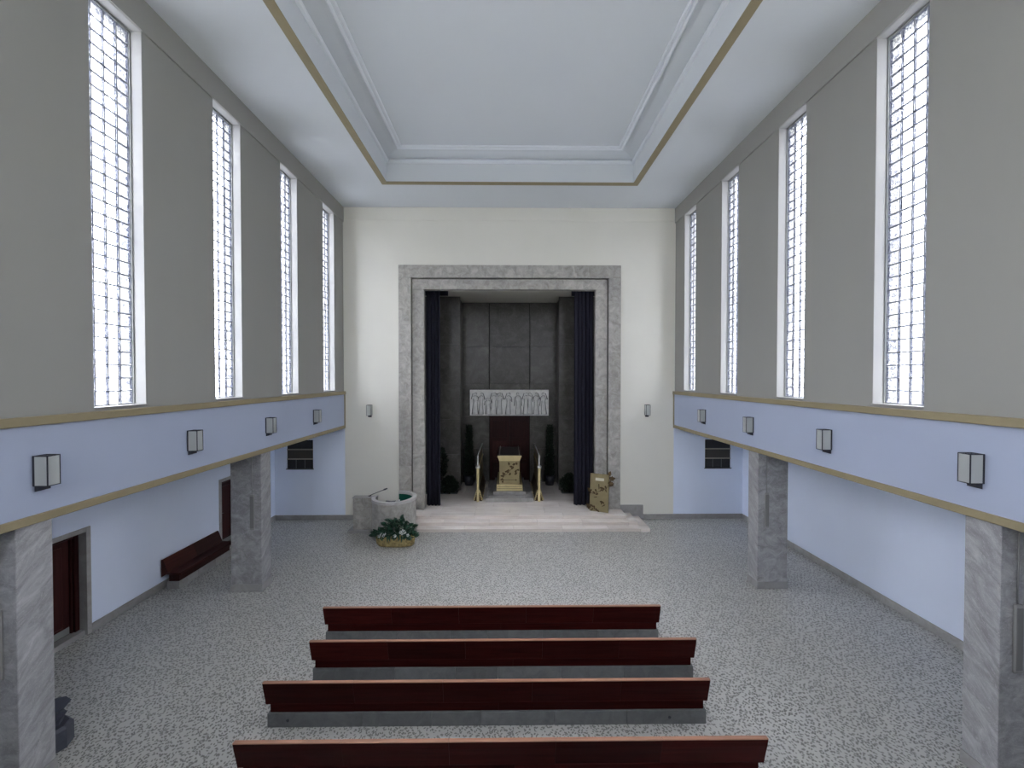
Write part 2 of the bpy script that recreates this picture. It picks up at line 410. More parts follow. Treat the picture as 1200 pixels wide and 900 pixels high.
# rear wall and the loft the view is taken from
bm = BM()
box(bm, -OX-.35, OX+.35, RY-.3, RY, 0, RWZ0); box(bm, -OX-.35, OX+.35, RY-.3, RY, RWZ1, ZC+.8)
box(bm, -RWX+RWH, RWX-RWH, RY-.3, RY, RWZ0, RWZ1)
for s in (-1, 1): box(bm, s*(RWX+RWH), s*(OX+.35), RY-.3, RY, RWZ0, RWZ1)
struct('wall_front', bm, 'cream_paint', 'cream rear wall behind the loft', 'wall')
bm = BM(); box(bm, -OX, OX, RY, .3, 3.24, 3.4); box(bm, -NX, NX, .18, .3, 3.4, 4.45)
struct('floor_loft', bm, 'cream_paint', 'loft floor and parapet opposite the portal', 'loft')

# ceiling with a deep coffer
CX, CY0, CY1 = 3.94, -1.4, 12.72
bm = BM()
for s in (-1, 1): box(bm, s*CX, s*(NX+.45), RY, BY+.3, ZC, ZC+.12)
box(bm, -CX, CX, CY1, BY+.3, ZC, ZC+.12); box(bm, -CX, CX, RY, CY0, ZC, ZC+.12)
cl = struct('ceiling', bm, 'ceiling_paint', 'pale blue grey ceiling with a deep stepped coffer', 'ceiling')
def ring(bm, prof):
    """profile of (offset inwards, z) run round the coffer"""
    rs = []
    for o, z in prof:
        rs.append([bm.verts.new(p) for p in ((-CX+o, CY0+o, z), (CX-o, CY0+o, z), (CX-o, CY1-o, z), (-CX+o, CY1-o, z))])
    for a, c in zip(rs, rs[1:]):
        for j in range(4): bm.faces.new((a[j], a[(j+1) % 4], c[(j+1) % 4], c[j]))
    return bm
bm = ring(BM(), [(0, ZC+.06), (0, ZC-.012), (.006, ZC-.018), (.174, ZC-.018), (.18, ZC-.012), (.18, ZC+.06)]); obj('coffer_edge_band', bm, 'ochre_paint', cl)
bm = ring(BM(), [(.18, ZC+.0), (.19, 11.50), (.21, 11.54)]); obj('coffer_face', bm, 'ceiling_paint', cl)
bm = ring(BM(), [(.19, 11.50), (.25, 11.515), (.275, 11.54), (.275, 11.565), (.25, 11.60), (.2, 11.64)]); obj('coffer_moulding', bm, 'moulding_white', cl)
bm = ring(BM(), [(.2, 11.63), (.35, 11.665), (.5, 11.70), (.66, 11.72)]); obj('coffer_cove', bm, 'ceiling_paint', cl)
bm = ring(BM(), [(.62, 11.72), (.63, 11.675), (.66, 11.66), (.69, 11.675), (.70, 11.70), (.74, 11.70), (.76, 11.68), (.79, 11.69), (.80, 11.73)]); obj('coffer_inner_moulding', bm, 'moulding_white', cl)
bm = BM(); box(bm, -CX+.6, CX-.6, CY0+.6, CY1-.6, 11.72, 11.8); obj('coffer_panel', bm, 'ceiling_paint', cl)
bm = BM(); box(bm, -NX-.45, NX+.45, RY-.3, BY+.3, 11.82, 11.95); struct('roof_slab', bm, 'concrete', 'flat roof slab above the coffered ceiling', 'roof')
bm = BM()
for s in (-1, 1): box(bm, s*(NX+.3), s*(NX+.45), RY-.3, BY+.3, ZC+.1, 11.83)
box(bm, -NX-.3, NX+.3, BY+.15, BY+.3, ZC+.1, 11.83)
struct('wall_attic', bm, 'concrete', 'attic wall closing the space above the ceiling', 'wall')

# ------------------------------------------------------------------ glass block windows
NC, NR = 4, 29
PITCH_Y = 0.195; PITCH_Z = (WZ1-WZ0-.07)/NR
GX = .24   # depth of the glass behind the wall face
def block_mesh():
    bm = BM(); h = PITCH_Y/2-.009; hz = PITCH_Z/2-.009; t = .02
    box(bm, -t, t, -h, h, -hz, hz, .008)
    me = bpy.data.meshes.new('glass_block'); bm.to_mesh(me); bm.free(); me.materials.append(M['glass_block']); return me
BLK = block_mesh()
ORD = ['nearest the end wall', 'second from the end wall', 'third from the end wall', 'fourth from the end wall', 'fifth from the end wall', 'sixth from the end wall', 'seventh from the end wall']
wn = 0
for s, sname in ((-1, 'above the aisle with doors'), (1, 'above the doorless aisle')):
    for k, y in enumerate(WIN_Y):
        wn += 1
        w = struct('window_%d' % wn, None, None, 'tall narrow glass block window %s, %s' % (ORD[k], sname), 'window', (s*(NX+GX), y, WZ0))
        xg = s*(NX+GX)
        bm = BM()
        for sy in (-1, 1): box(bm, xg-.04, xg+.04, y+sy*(NC*PITCH_Y/2), y+sy*WHW, WZ0, WZ1)
        box(bm, xg-.04, xg+.04, y-NC*PITCH_Y/2, y+NC*PITCH_Y/2, WZ1-.04, WZ1); box(bm, xg-.04, xg+.04, y-NC*PITCH_Y/2, y+NC*PITCH_Y/2, WZ0, WZ0+.03)
        obj('window_frame', bm, 'frame_grey', w)
        bm = BM()
        for c in range(NC+1):
            yy = y+(c-NC/2)*PITCH_Y; box(bm, xg-.018, xg+.018, yy-.009, yy+.009, WZ0+.03, WZ1-.04)
        for r in range(NR+1):
            zz = WZ0+.03+r*PITCH_Z; box(bm, xg-.0175, xg+.0175, y-NC*PITCH_Y/2, y+NC*PITCH_Y/2, zz-.009, zz+.009)
        obj('mortar_grid', bm, 'mortar', w)
        # plaster lining of the opening
        bm = BM()
        for sy in (-1, 1): box(bm, s*(NX+.032), s*(NX+GX-.04), y+sy*WHW, y+sy*(WHW-.006), WZ0, WZ1)
        box(bm, s*(NX+.032), s*(NX+GX-.04), y-WHW+.006, y+WHW-.006, WZ1-.006, WZ1)
        obj('plaster_reveal', bm, 'jamb_white', w)
        bm = BM(); box(bm, s*(NX+.0), s*(NX+GX-.04), y-WHW+.006, y+WHW-.006, WZ0, WZ0+.02); obj('window_sill', bm, 'base_stone', w)
        if k <= 4:
            for c in range(NC):
                for r in range(NR):
                    inst('glass_block', BLK, w, (0, (c-NC/2+.5)*PITCH_Y, .03+(r+.5)*PITCH_Z))
        else:
            bm = BM()
            for c in range(NC):
                for r in range(NR):
                    yy = y+(c-NC/2+.5)*PITCH_Y; zz = WZ0+.03+(r+.5)*PITCH_Z
                    box(bm, xg-.02, xg+.02, yy-.09, yy+.09, zz-.09, zz+.09)
            tag(obj('glass_blocks', bm, 'glass_block', w), kind='stuff')

# two broad glass block windows above the loft, behind the view
for i, s in enumerate((-1, 1)):
    w = struct('window_%d' % (17+i), None, None, 'broad glass block window above the loft on the side of the %s' % ('doors', 'doorless aisle')[i], 'window', (s*RWX, RY-.2, RWZ0))
    nc, nr = 12, 24; px_, pz_ = 2*RWH/nc, (RWZ1-RWZ0)/nr; yg = RY-.2
    bm = BM(); bg_ = BM()
    for c in range(nc+1): xx = s*RWX-RWH+c*px_; box(bm, xx-.009, xx+.009, yg-.018, yg+.018, RWZ0, RWZ1)
    for r in range(nr+1): zz = RWZ0+r*pz_; box(bm, s*RWX-RWH, s*RWX+RWH, yg-.0175, yg+.0175, zz-.009, zz+.009)
    obj('mortar_grid', bm, 'mortar', w)
    for c in range(nc):
        for r in range(nr): box(bg_, s*RWX-RWH+c*px_+.009, s*RWX-RWH+(c+1)*px_-.009, yg-.02, yg+.02, RWZ0+r*pz_+.009, RWZ0+(r+1)*pz_-.009)
    tag(obj('glass_blocks', bg_, 'glass_block', w), kind='stuff')

# ------------------------------------------------------------------ pillars with loudspeakers
PIL = [(-1, 4.82, 'beside the pedestal stand'), (-1, 9.58, 'beside the wall bench'), (1, 4.82, ''), (1, 9.58, '')]
PLAB = {(-1, 4.82): 'grey veined stone pillar before the first mahogany door', (-1, 9.58): 'grey veined stone pillar beside the mahogany wall bench',
        (1, 4.82): 'grey veined stone pillar farther from the end wall, on the doorless aisle', (1, 9.58): 'grey veined stone pillar nearer the end wall, on the doorless aisle'}
for s, y, _ in PIL:
    p = struct('pillar', None, None, PLAB[(s, y)], 'pillar', (s*(NX+.38), y+.195, 0))
    bm = BM(); box(bm, s*(NX+.025), s*(NX+.735), y, y+.39, .17, 3.25, .006); obj('shaft', bm, 'pillar_stone', p)
    bm = BM(); box(bm, s*(NX+.012), s*(NX+.748), y-.013, y+.403, 0, .17, .006); obj('base', bm, 'base_stone', p)
SLAB = {(-1, 4.82): 'slim grey column loudspeaker on the pillar before the first door', (-1, 9.58): 'slim grey column loudspeaker on the pillar beside the wall bench',
        (1, 4.82): 'slim grey column loudspeaker on the doorless aisle pillar farther from the end wall', (1, 9.58): 'slim grey column loudspeaker on the doorless aisle pillar nearer the end wall'}
for s, y, _ in PIL:
    x = s*(NX+.025+.20)
    t = thing('column_loudspeaker', SLAB[(s, y)], 'loudspeaker', (x, y, 1.46), 0, 'column loudspeakers on the pillars')
    bm = BM(); box(bm, x-.05, x+.05, y-.001, y-.035, 1.46, 2.29, .008); obj('housing', bm, 'speaker_grey', t)
    bm = BM(); box(bm, x-.042, x+.042, y-.033, y-.04, 1.50, 2.25, .003); obj('grille', bm, 'speaker_mesh', t)
    bm = BM(); tube(bm, [(x, y-.012, 2.28), (x, y-.012, 3.25)], .009, 6); obj('conduit', bm, 'speaker_grey', t, True)

# ------------------------------------------------------------------ doors in the aisle wall
for i, d in enumerate((D1, D2)):
    lab = ['mahogany door in a stone frame behind the first pillar', 'mahogany door in a stone frame beyond the wall bench'][i]
    dr = struct('door_%d' % (i+1), None, None, lab, 'door', (-OX-.2, sum(d)/2, 0))
    bm = BM()
    for yy in (d[0], d[1]):
        sg = 1 if yy == d[1] else -1
        box(bm, -OX+.025, -OX-.3, yy-sg*.012, yy+sg*.075, 0, DH+.075, .004)
    box(bm, -OX+.025, -OX-.3, d[0]+.012, d[1]-.012, DH-.012, DH+.075, .004)
    obj('stone_frame', bm, 'base_stone', dr)
    bm = BM(); box(bm, -OX-.02, -OX-.3, d[0]+.012, d[1]-.012, 0, .10, .005); obj('threshold', bm, 'marble_grey', dr)
    bm = BM()
    for yy in (d[0]+.012, d[1]-.012):
        sg = 1 if yy > sum(d)/2 else -1
        box(bm, -OX-.12, -OX-.24, yy, yy-sg*.085, .1, DH-.012, .008); box(bm, -OX-.16, -OX-.24, yy-sg*.085, yy-sg*.12, .1, DH-.012, .006)
    box(bm, -OX-.12, -OX-.24, d[0]+.1, d[1]-.1, DH-.1, DH-.012, .008)
    obj('door_casing', bm, 'mahogany_door', dr)
    y0, y1 = d[0]+.13, d[1]-.13
    bm = BM(); box(bm, -OX-.20, -OX-.25, y0, y1, .10, DH-.1)
    lf = obj('door_leaf', bm, 'mahogany_door', dr)
    bm = BM(); box(bm, -OX-.185, -OX-.2, y0+.12, y1-.12, .28, DH-.22, .01); obj('raised_panel', bm, 'mahogany_door', lf)
    bm = BM(); box(bm, -OX-.19, -OX-.2, y0+.01, y1-.01, .11, .24, .003); obj('kick_plate', bm, 'frame_grey', lf)
    bm = BM(); tube(bm, [(-OX-.2, y0+.07, 1.05), (-OX-.14, y0+.07, 1.05), (-OX-.14, y0+.18, 1.05)], .01, 6); obj('door_handle', bm, 'chrome', lf, True)
    bm = BM(); box(bm, -OX-.3, -OX-.35, d[0]-.05, d[1]+.05, 0, DH+.05); obj('door_backing', bm, 'black_metal', dr)

# baseboards
bm = BM()
for a, c in ((RY, D1[0]-.076), (D1[1]+.076, D2[0]-.076), (D2[1]+.076, BY)): box(bm, -OX, -OX+.03, a, c, 0, .17, .004)
struct('baseboard_left', bm, 'base_stone', 'grey stone skirting along the aisle wall with doors', 'baseboard')
bm = BM(); box(bm, OX-.03, OX, RY, BY, 0, .17, .004)
struct('baseboard_right', bm, 'base_stone', 'grey stone skirting along the doorless aisle wall', 'baseboard')
bm = BM()
box(bm, -OX+.03, -PX, BY-.03, BY, 0, .17, .004); box(bm, 4.72, OX-.03, BY-.03, BY, 0, .17, .004); box(bm, PX, 4.72, BY-.05, BY, 0, .50, .006)
struct('baseboard_back', bm, 'base_stone', 'grey stone skirting along the end wall', 'baseboard')

# louvred openings at the aisle ends
for i, s in enumerate((-1, 1)):
    w = struct('window_%d' % (15+i), None, None, 'dark three-row opening with light bars in the end wall of the %s' % ('aisle with doors', 'doorless aisle')[i], 'window', (s*(LVX0+LVX1)/2, BY, LVZ0))
    x0, x1 = min(s*LVX0, s*LVX1), max(s*LVX0, s*LVX1)
    h = (LVZ1-LVZ0)/3
    for k in range(3):
        bm = BM(); box(bm, x0, x1, BY+.06, BY+.08, LVZ0+k*h, LVZ0+(k+1)*h); obj('pane', bm, ['dark_glass', 'brown_glass', 'dark_glass'][k], w)
    for z in (LVZ0+h, LVZ0+2*h):
        bm = BM(); box(bm, x0, x1, BY+.02, BY+.06, z-.02, z+.02, .004); obj('crossbar', bm, 'bar_metal', w)
    bm = BM(); box(bm, x0-.02, x1+.02, BY-.012, BY+.06, LVZ0-.02, LVZ0+.008); obj('sill_strip', bm, 'black_metal', w)
    bm = BM()
    for q in (.33, .66):
        xx = x0+(x1-x0)*q; box(bm, xx-.004, xx+.004, BY+.05, BY+.06, LVZ0, LVZ0+h-.02)
    obj('mullion', bm, 'frame_grey', w)

# ------------------------------------------------------------------ stone portal
P1, P2 = 3.47, 3.03       # edges of the outer and inner band
Z1, Z2 = 8.51, 8.12
pt = struct('trim_3', None, None, 'double stepped grey limestone portal framing the chancel', 'portal', (0, BY, 0))
PF = .36
zs_o = [0.0, 1.75, 3.5, 5.25, 7.0, PZ-.0]
J = .004
for s in (-1, 1):
    zz = [0, 1.9, 3.9, 5.9, 7.7, Z1]
    for a, c in zip(zz, zz[1:]):
        bm = BM(); box(bm, s*PX, s*(P1+.0), BY-.06, BY+.25, a+J/2, c-J/2, .004); obj('stone_block', bm, 'limestone', pt)
    zz = [PF, 2.3, 4.4, 6.4, Z2]
    for a, c in zip(zz, zz[1:]):
        bm = BM(); box(bm, s*(P1-.035), s*P2, BY+.02, BY+.25, a+J/2, c-J/2, .004); obj('stone_block', bm, 'limestone', pt)
xs = [-PX, -2.35, -.8, .8, 2.35, PX]
for a, c in zip(xs, xs[1:]):
    bm = BM(); box(bm, a+J/2, c-J/2, BY-.06, BY+.25, Z1+J/2, PZ, .004); obj('stone_block', bm, 'limestone', pt)
xs = [-P1+.035, -1.9, 0, 1.9, P1-.035]
for a, c in zip(xs, xs[1:]):
    bm = BM(); box(bm, a+J/2, c-J/2, BY+.02, BY+.25, Z2+J/2, Z1-.035, .004); obj('stone_block', bm, 'limestone', pt)
# dark rebate between the two bands
bm = BM()
for s in (-1, 1): box(bm, s*(P1+.03), s*(P1-.05), BY+.1, BY+.24, .0, Z1+.03)
box(bm, -P1+.05, P1-.05, BY+.1, BY+.24, Z1-.05, Z1+.03)
obj('rebate', bm, 'dark_stone', pt)

# ------------------------------------------------------------------ chancel
YE, YR = 16.9, 18.25       # front of the side piers, rear wall
CZ = 8.35
RX = 2.16
zs = [PF, 1.85, 3.30, 4.75, 6.4, CZ]
for s, nm in ((-1, 'wall_chancel_left'), (1, 'wall_chancel_right')):
    bm = BM(); box(bm, s*3.6, s*3.9, BY+.25, YE, 0, CZ); box(bm, s*(RX+.1), s*3.9, YE+.06, YR+.3, 0, CZ)
    cw = struct(nm, bm, 'dark_stone', 'dark stone slabs lining the chancel side behind the %s curtain' % ('narrower' if s < 0 else 'wider'), 'wall')
    for a, c in zip(zs, zs[1:]):
        bm = BM(); box(bm, s*2.03, s*3.6, YE, YE+.06, a+J/2, c-J/2, .003); obj('stone_slab', bm, 'dark_stone', cw)
        bm = BM(); box(bm, s*2.10, s*(RX+.1), YE+.06, YR+.06, a+J/2, c-J/2, .003); obj('stone_slab', bm, 'dark_stone', cw)
bm = BM(); box(bm, -RX-.1, RX+.1, YR+.06, YR+.3, 0, CZ)
cw = struct('wall_chancel_back', bm, 'soil_joint_shade', 'dark stone slabs of the chancel rear wall around the double door', 'wall')  # near-black backing colours in the shade of the open slab joints
DX, DZ = .88, 3.32                                       # rear double door
cols = [(-2.1, -.915), (-.885, .885), (.915, 2.1)]
for ci, (a0, a1) in enumerate(cols):
    for a, c in zip(zs, zs[1:]):
        if ci == 1 and c <= 3.31: continue
        bm = BM(); box(bm, a0+J/2, a1-J/2, YR, YR+.06, a+J/2, c-J/2, .003); obj('stone_slab', bm, 'dark_stone', cw)
bm = BM(); box(bm, -3.9, 3.9, BY+.3, YR+.3, -.2, PF-.1)
struct('floor_chancel', bm, 'concrete', 'foundation under the chancel marble', 'floor')
bm = BM(); box(bm, -3.9, 3.9, BY+.25, YR+.3, CZ, CZ+.15); box(bm, -3.9, 3.9, BY+.25, BY+.3, Z2, CZ)
struct('ceiling_chancel', bm, 'cream_paint', 'pale ceiling over the dark chancel', 'ceiling')
bm = BM()
for s in (-1, 1): box(bm, s*2.36, s*3.6, BY+.3, 15.75, Z2+.02, CZ, .01)
struct('trim_4', bm, 'curtain_cloth', 'dark pelmet boxes above the chancel curtains', 'pelmet')
bm = BM()
dr = struct('door_3', None, None, 'dark red double door below the marble relief', 'door', (0, YR, PF))
for s in (-1, 1):
    bm = BM(); box(bm, s*.006, s*DX, YR+.01, YR+.05, PF, 3.30, .004); lf = obj('door_leaf', bm, 'mahogany_door', dr)
    for a, c in ((PF+.2, 1.2), (1.35, 2.2), (2.35, 3.1)):
        bm = BM(); box(bm, s*.12, s*(DX-.12), YR-.006, YR+.012, a, c, .01); obj('raised_panel', bm, 'mahogany_door', lf)

# platform and steps of cream marble
st = struct('altar_steps', None, None, 'cream marble steps and platform under the portal', 'steps', (0, 13.7, 0))
def slabs(y0, y1, z0, z1, cuts, mat='marble_cream', name='step_slab', ov=.0):
    for a, c in zip(cuts, cuts[1:]):
        bm = BM(); box(bm, a+.0015, c-.0015, y0, y1, z1-.04, z1, .006); sl = obj(name, bm, mat, st)
        bm = BM(); box(bm, a+.0015, c-.0015, y0+.045, y1, z0, z1-.04); obj('riser', bm, mat, sl)
slabs(13.18, 13.48, 0, .12, [-3.04, -1.5, .1, 1.7, 3.2, 4.24])
slabs(13.46, 13.76, 0.0, .24, [-3.16, -2.2, -.7, .9, 2.4, 3.93])
bm = BM(); box(bm, 4.2415, 4.55, 13.18, BY-.06, 0, .12, .006); obj('step_slab', bm, 'marble_cream', st)
bm = BM(); box(bm, 3.9315, 4.24, 13.4815, BY-.06, 0, .24, .006); obj('step_slab', bm, 'marble_cream', st)
cuts = [-3.02, -1.8, -.6, .6, 1.8, 3.02]
slabs(13.74, 14.05, .0, PF, [-3.93, -2.7, -1.2, .3, 1.8, 3.93])
for yi, (a, c) in enumerate(((14.053, 14.7), (14.703, 15.2), (15.203, 16.35), (16.353, 17.4), (17.403, YR))):
    lim = 3.6 if yi else 3.03
    sh = .6*(yi % 2)
    cc = [-lim] + [x+sh for x in (-2.4, -1.2, 0, 1.2)] + [lim] if True else cuts
    for u, v in zip(cc, cc[1:]):
        z0 = PF-.1
        if c > YE+.1:
            u = max(u, -2.1); v = min(v, 2.1)
            if v-u < .05: continue
        bm = BM(); box(bm, u+.0015, v-.0015, a, c, z0, PF, .002); obj('floor_slab', bm, 'marble_cream', st)
for s in (-1, 1):
    bm = BM(); box(bm, s*3.033, s*3.93, 14.053, BY-.061, 0, PF, .003); obj('floor_slab', bm, 'marble_cream', st)

# curtains
def curtain(x0, x1, label, folds, seed):
    r = random.Random(seed)
    bm = BM(); nxs = folds*10; z0, z1 = PF+.012, Z2+.03; nz = 10
    grid = []
    ph = [r.uniform(-.5, .5) for _ in range(nxs+1)]
    for side in (0, 1):
        g = []
        for k in range(nz+1):
            z = z0+(z1-z0)*k/nz; row = []
            for i in range(nxs+1):
                u = i/nxs
                amp = .105*(1-.3*k/nz)*(.75+.25*math.sin(u*9+seed))
                yy = 14.86 + amp*math.sin(u*folds*2*math.pi + .25*math.sin(z*.8+seed)) + (side*.02)
                xx = x0+(x1-x0)*u + .02*math.sin(u*folds*4*math.pi)
                row.append(bm.verts.new((xx, yy, z)))
            g.append(row)
        grid.append(g)
    for side, g in enumerate(grid):
        for k in range(nz):
            for i in range(nxs):
                q = (g[k][i], g[k][i+1], g[k+1][i+1], g[k+1][i])
                bm.faces.new(q if side == 0 else tuple(reversed(q)))
    A, Bq = grid
    for k in range(nz):
        for i in (0, nxs):
            bm.faces.new((A[k][i], A[k+1][i], Bq[k+1][i], Bq[k][i]))
    for i in range(nxs):
        for k in (0, nz): bm.faces.new((A[k][i], A[k][i+1], Bq[k][i+1], Bq[k][i]))
    bmesh.ops.recalc_face_normals(bm, faces=bm.faces[:])
    o = obj('curtain', bm, 'curtain_cloth', None, True)
    tag(o, label, 'curtain', 'chancel curtains')
curtain(-3.02, -2.53, 'narrow bunched dark navy curtain on the portal side with the round pulpit', 4, 1)
curtain(2.33, 3.02, 'wider dark navy curtain on the portal side with the brass tablet', 5, 2)

# ------------------------------------------------------------------ marble relief with carved figures
rl = thing('marble_relief', 'white marble relief of standing robed figures above the dark double door', 'relief', (.0, YR, 3.31))
RW0, RW1, RZ0, RZ1 = -1.76, 1.74, 3.33, 4.48
bm = BM(); box(bm, RW0, RW1, YR-.09, YR-.005, RZ0, RZ1, .01); obj('slab', bm, 'relief_marble', rl)
bm = BM()
for z in (RZ0+.01, RZ1-.06): box(bm, RW0+.01, RW1-.01, YR-.125, YR-.088, z, z+.05, .006)
for x in (RW0+.01, RW1-.05): box(bm, x, x+.04, YR-.125, YR-.088, RZ0+.06, RZ1-.06, .006)
obj('border', bm, 'relief_marble', rl)
def ell(bm, c, r, seg=10):
    mt = Matrix.Translation(c) @ Matrix.Diagonal((*r, 1))
    bmesh.ops.create_icosphere(bm, subdivisions=2, radius=1, matrix=mt)
fx = [-1.53, -1.27, -.93, -.72, -.46, -.07, .40, .72, .92, 1.19, 1.52]
for i, x in enumerate(fx):
    r = random.Random(i+20); bm = BM(); yb = YR-.092
    crouch = i in (2,)
    h = .98 if not crouch else .72
    zb = RZ0+.07
    w = r.uniform(.07, .10); lean = r.uniform(-.05, .05)
    prof = [(0, 1.25), (.12, 1.2), (.3, 1.0), (.45, .85), (.58, .78), (.7, 1.0), (.78, 1.05), (.83, .45)]
    pts = [(x+lean*t, yb, zb+t*h) for t, _ in prof]
    b2 = BM(); tube(b2, pts, [w*q for _, q in prof], 10)
    for v in b2.verts: v.co.y = yb+(v.co.y-yb)*.7
    me = bpy.data.meshes.new('tmp'); b2.to_mesh(me); b2.free(); bm.from_mesh(me); bpy.data.meshes.remove(me)
    hd = 1 if r.random() > .5 else -1
    ell(bm, (x+lean*.95+hd*.012, yb-.005, zb+.90*h), (.045, .035, .06))
    # arms
    for sd in (-1, 1):
        sh = (x+lean*.78+sd*w*.9, yb-.02, zb+.76*h)
        mode = r.choice(('up', 'across', 'down'))
        if mode == 'up': el, ha = (sh[0]+sd*.06, yb-.03, zb+.66*h), (sh[0]-sd*.01, yb-.03, zb+.93*h)
        elif mode == 'across': el, ha = (sh[0]+sd*.035, yb-.03, zb+.57*h), (x-sd*.03, yb-.045, zb+.62*h)
        else: el, ha = (sh[0]+sd*.03, yb-.02, zb+.56*h), (sh[0]+sd*.05, yb-.02, zb+.38*h)
        tube(bm, [sh, el, ha], [.03, .024, .018], 6)
    # robe folds
    for q in range(3):
        xx = x+(q-1)*w*.6
        tube(bm, [(xx, yb-w*.42, zb+.01), (xx+lean*.3, yb-w*.40, zb+.25*h), (x+lean*.5+(q-1)*w*.35, yb-w*.36, zb+.55*h)], [.012, .01, .004], 5)
    g = bm.copy()  # flattened, enlarged copy behind the figure paints its contour shade
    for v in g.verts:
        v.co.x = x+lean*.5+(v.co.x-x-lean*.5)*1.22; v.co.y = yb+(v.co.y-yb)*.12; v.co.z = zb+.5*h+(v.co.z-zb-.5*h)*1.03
    fg = obj('carved_figure', bm, 'relief_marble', rl, True)
    obj('shade_outline', g, 'contour_shade', fg, True)

# ------------------------------------------------------------------ catafalque between brass rails
def leaf_bm(L=.1, Wd=.06, lobes=True, th=.004):
    bm = BM()
    if lobes:   # vine leaf outline
        pts = [(0, 0), (.22, -.05), (.42, .1), (.32, .28), (.5, .5), (.26, .6), (.2, .78), (0, 1), (-.2, .78), (-.26, .6), (-.5, .5), (-.32, .28), (-.42, .1), (-.22, -.05)]
    else:
        pts = [(0, 0), (.3, .2), (.5, .45), (.4, .7), (0, 1), (-.4, .7), (-.5, .45), (-.3, .2)]
    P = [(p[0]*Wd*2, p[1]*L) for p in pts]
    c0 = bm.verts.new((0, -th*2.2, L*.45)); ring_ = [bm.verts.new((x, 0, z)) for x, z in P]
    c1 = bm.verts.new((0, th, L*.45))
    for i in range(len(P)):
        a, c = ring_[i], ring_[(i+1) % len(P)]
        bm.faces.new((c0, a, c)); bm.faces.new((c1, c, a))
    bmesh.ops.recalc_face_normals(bm, faces=bm.faces[:])
    return bm
def mesh_of(name, bm, mat, smooth=False):
    me = bpy.data.meshes.new(name); bm.to_mesh(me); bm.free(); me.materials.append(M[mat])
    if smooth:
        for p in me.polygons: p.use_smooth = True
    return me
VINE = mesh_of('vine_leaf', leaf_bm(.18, .085), 'bronze')

ct = thing('catafalque', 'brass fronted catafalque with bronze vine leaves between two brass rails', 'catafalque', (0, 16.8, PF))
bm = BM(); box(bm, -.90, .86, 15.22, 18.0, PF, PF+.15, .008); obj('lower_plinth', bm, 'marble_grey', ct)
bm = BM(); box(bm, -.64, .62, 15.68, 17.95, PF+.15, PF+.27, .008); obj('upper_plinth', bm, 'marble_grey', ct)
for k in range(3):
    bm = BM(); z = PF+.27+k*.088; box(bm, -.52+.004*k, .50-.004*k, 15.80+.004*k, 17.9, z, z+.07, .006); obj('base_tier', bm, 'brass_pale', ct)
    if k < 2:
        bm = BM(); box(bm, -.50, .48, 15.83, 17.88, z+.07, z+.088); obj('tier_gap', bm, 'bronze', ct)
bz = PF+.27+2*.088+.07
bm = BM(); box(bm, -.41, .385, 15.88, 17.85, bz, 1.80, .01); obj('body', bm, 'brass', ct)
bm = BM(); prism(bm, [(-.41, 1.78), (.385, 1.78), (.43, 1.90), (.43, 1.93), (-.455, 1.93), (-.455, 1.90)], 'y', 15.84, 17.88); obj('cornice', bm, 'brass_pale', ct)
bm = BM(); box(bm, -.475, .45, 15.82, 17.9, 1.93, 1.99, .01); obj('top_slab', bm, 'mahogany_y', ct)
bm = BM(); box(bm, -.48, .455, 15.805, 15.86, 1.925, 1.995, .006); obj('front_lip', bm, 'brass_pale', ct)
bm = BM(); box(bm, -.42, .395, 15.9, 17.84, 1.985, 2.0, .003); obj('bier_deck', bm, 'dark_glass', ct)
bm = BM()
for x in (-.40, .375): box(bm, x-.012, x+.012, 15.92, 17.8, 1.99, 2.035, .003)
obj('runner', bm, 'silver_metal', ct)
base = wloc(ct)
for (x, z, a, s) in [(-.30, 1.16, 20, 1.1), (-.20, 1.24, -50, .9), (-.28, 1.28, 70, .8), (-.12, 1.33, 10, 1.1), (-.04, 1.38, -60, 1.0), (-.02, 1.28, 120, .9), (.05, 1.52, 30, 1.15), (.12, 1.48, -40, 1.0), (-.06, 1.66, 75, .9),
                    (.17, 1.62, -15, 1.0), (.24, 1.66, 60, .8), (.26, 1.36, -80, 1.0), (.22, 1.30, 150, .9), (.31, 1.40, 20, .8), (-.33, 1.08, 140, .9), (-.30, .95, 60, .6)]:
    inst('vine_leaf', VINE, ct, Vector((x, 15.872, z))-base, (R(-12), R(a), 0), s)
bm = BM(); tube(bm, [(-.34, 15.875, 1.0), (-.22, 15.872, 1.2), (-.05, 15.872, 1.32), (.08, 15.872, 1.5), (.2, 15.872, 1.66)], .008, 5); obj('vine_stem', bm, 'bronze', ct, True)
bm = BM(); box(bm, -.26, .24, 15.868, 15.882, 1.03, 1.045)
for x in (-.26, .24): ell(bm, (x, 15.872, 1.037), (.03, .012, .03))
obj('ornament_bar', bm, 'bronze', ct)

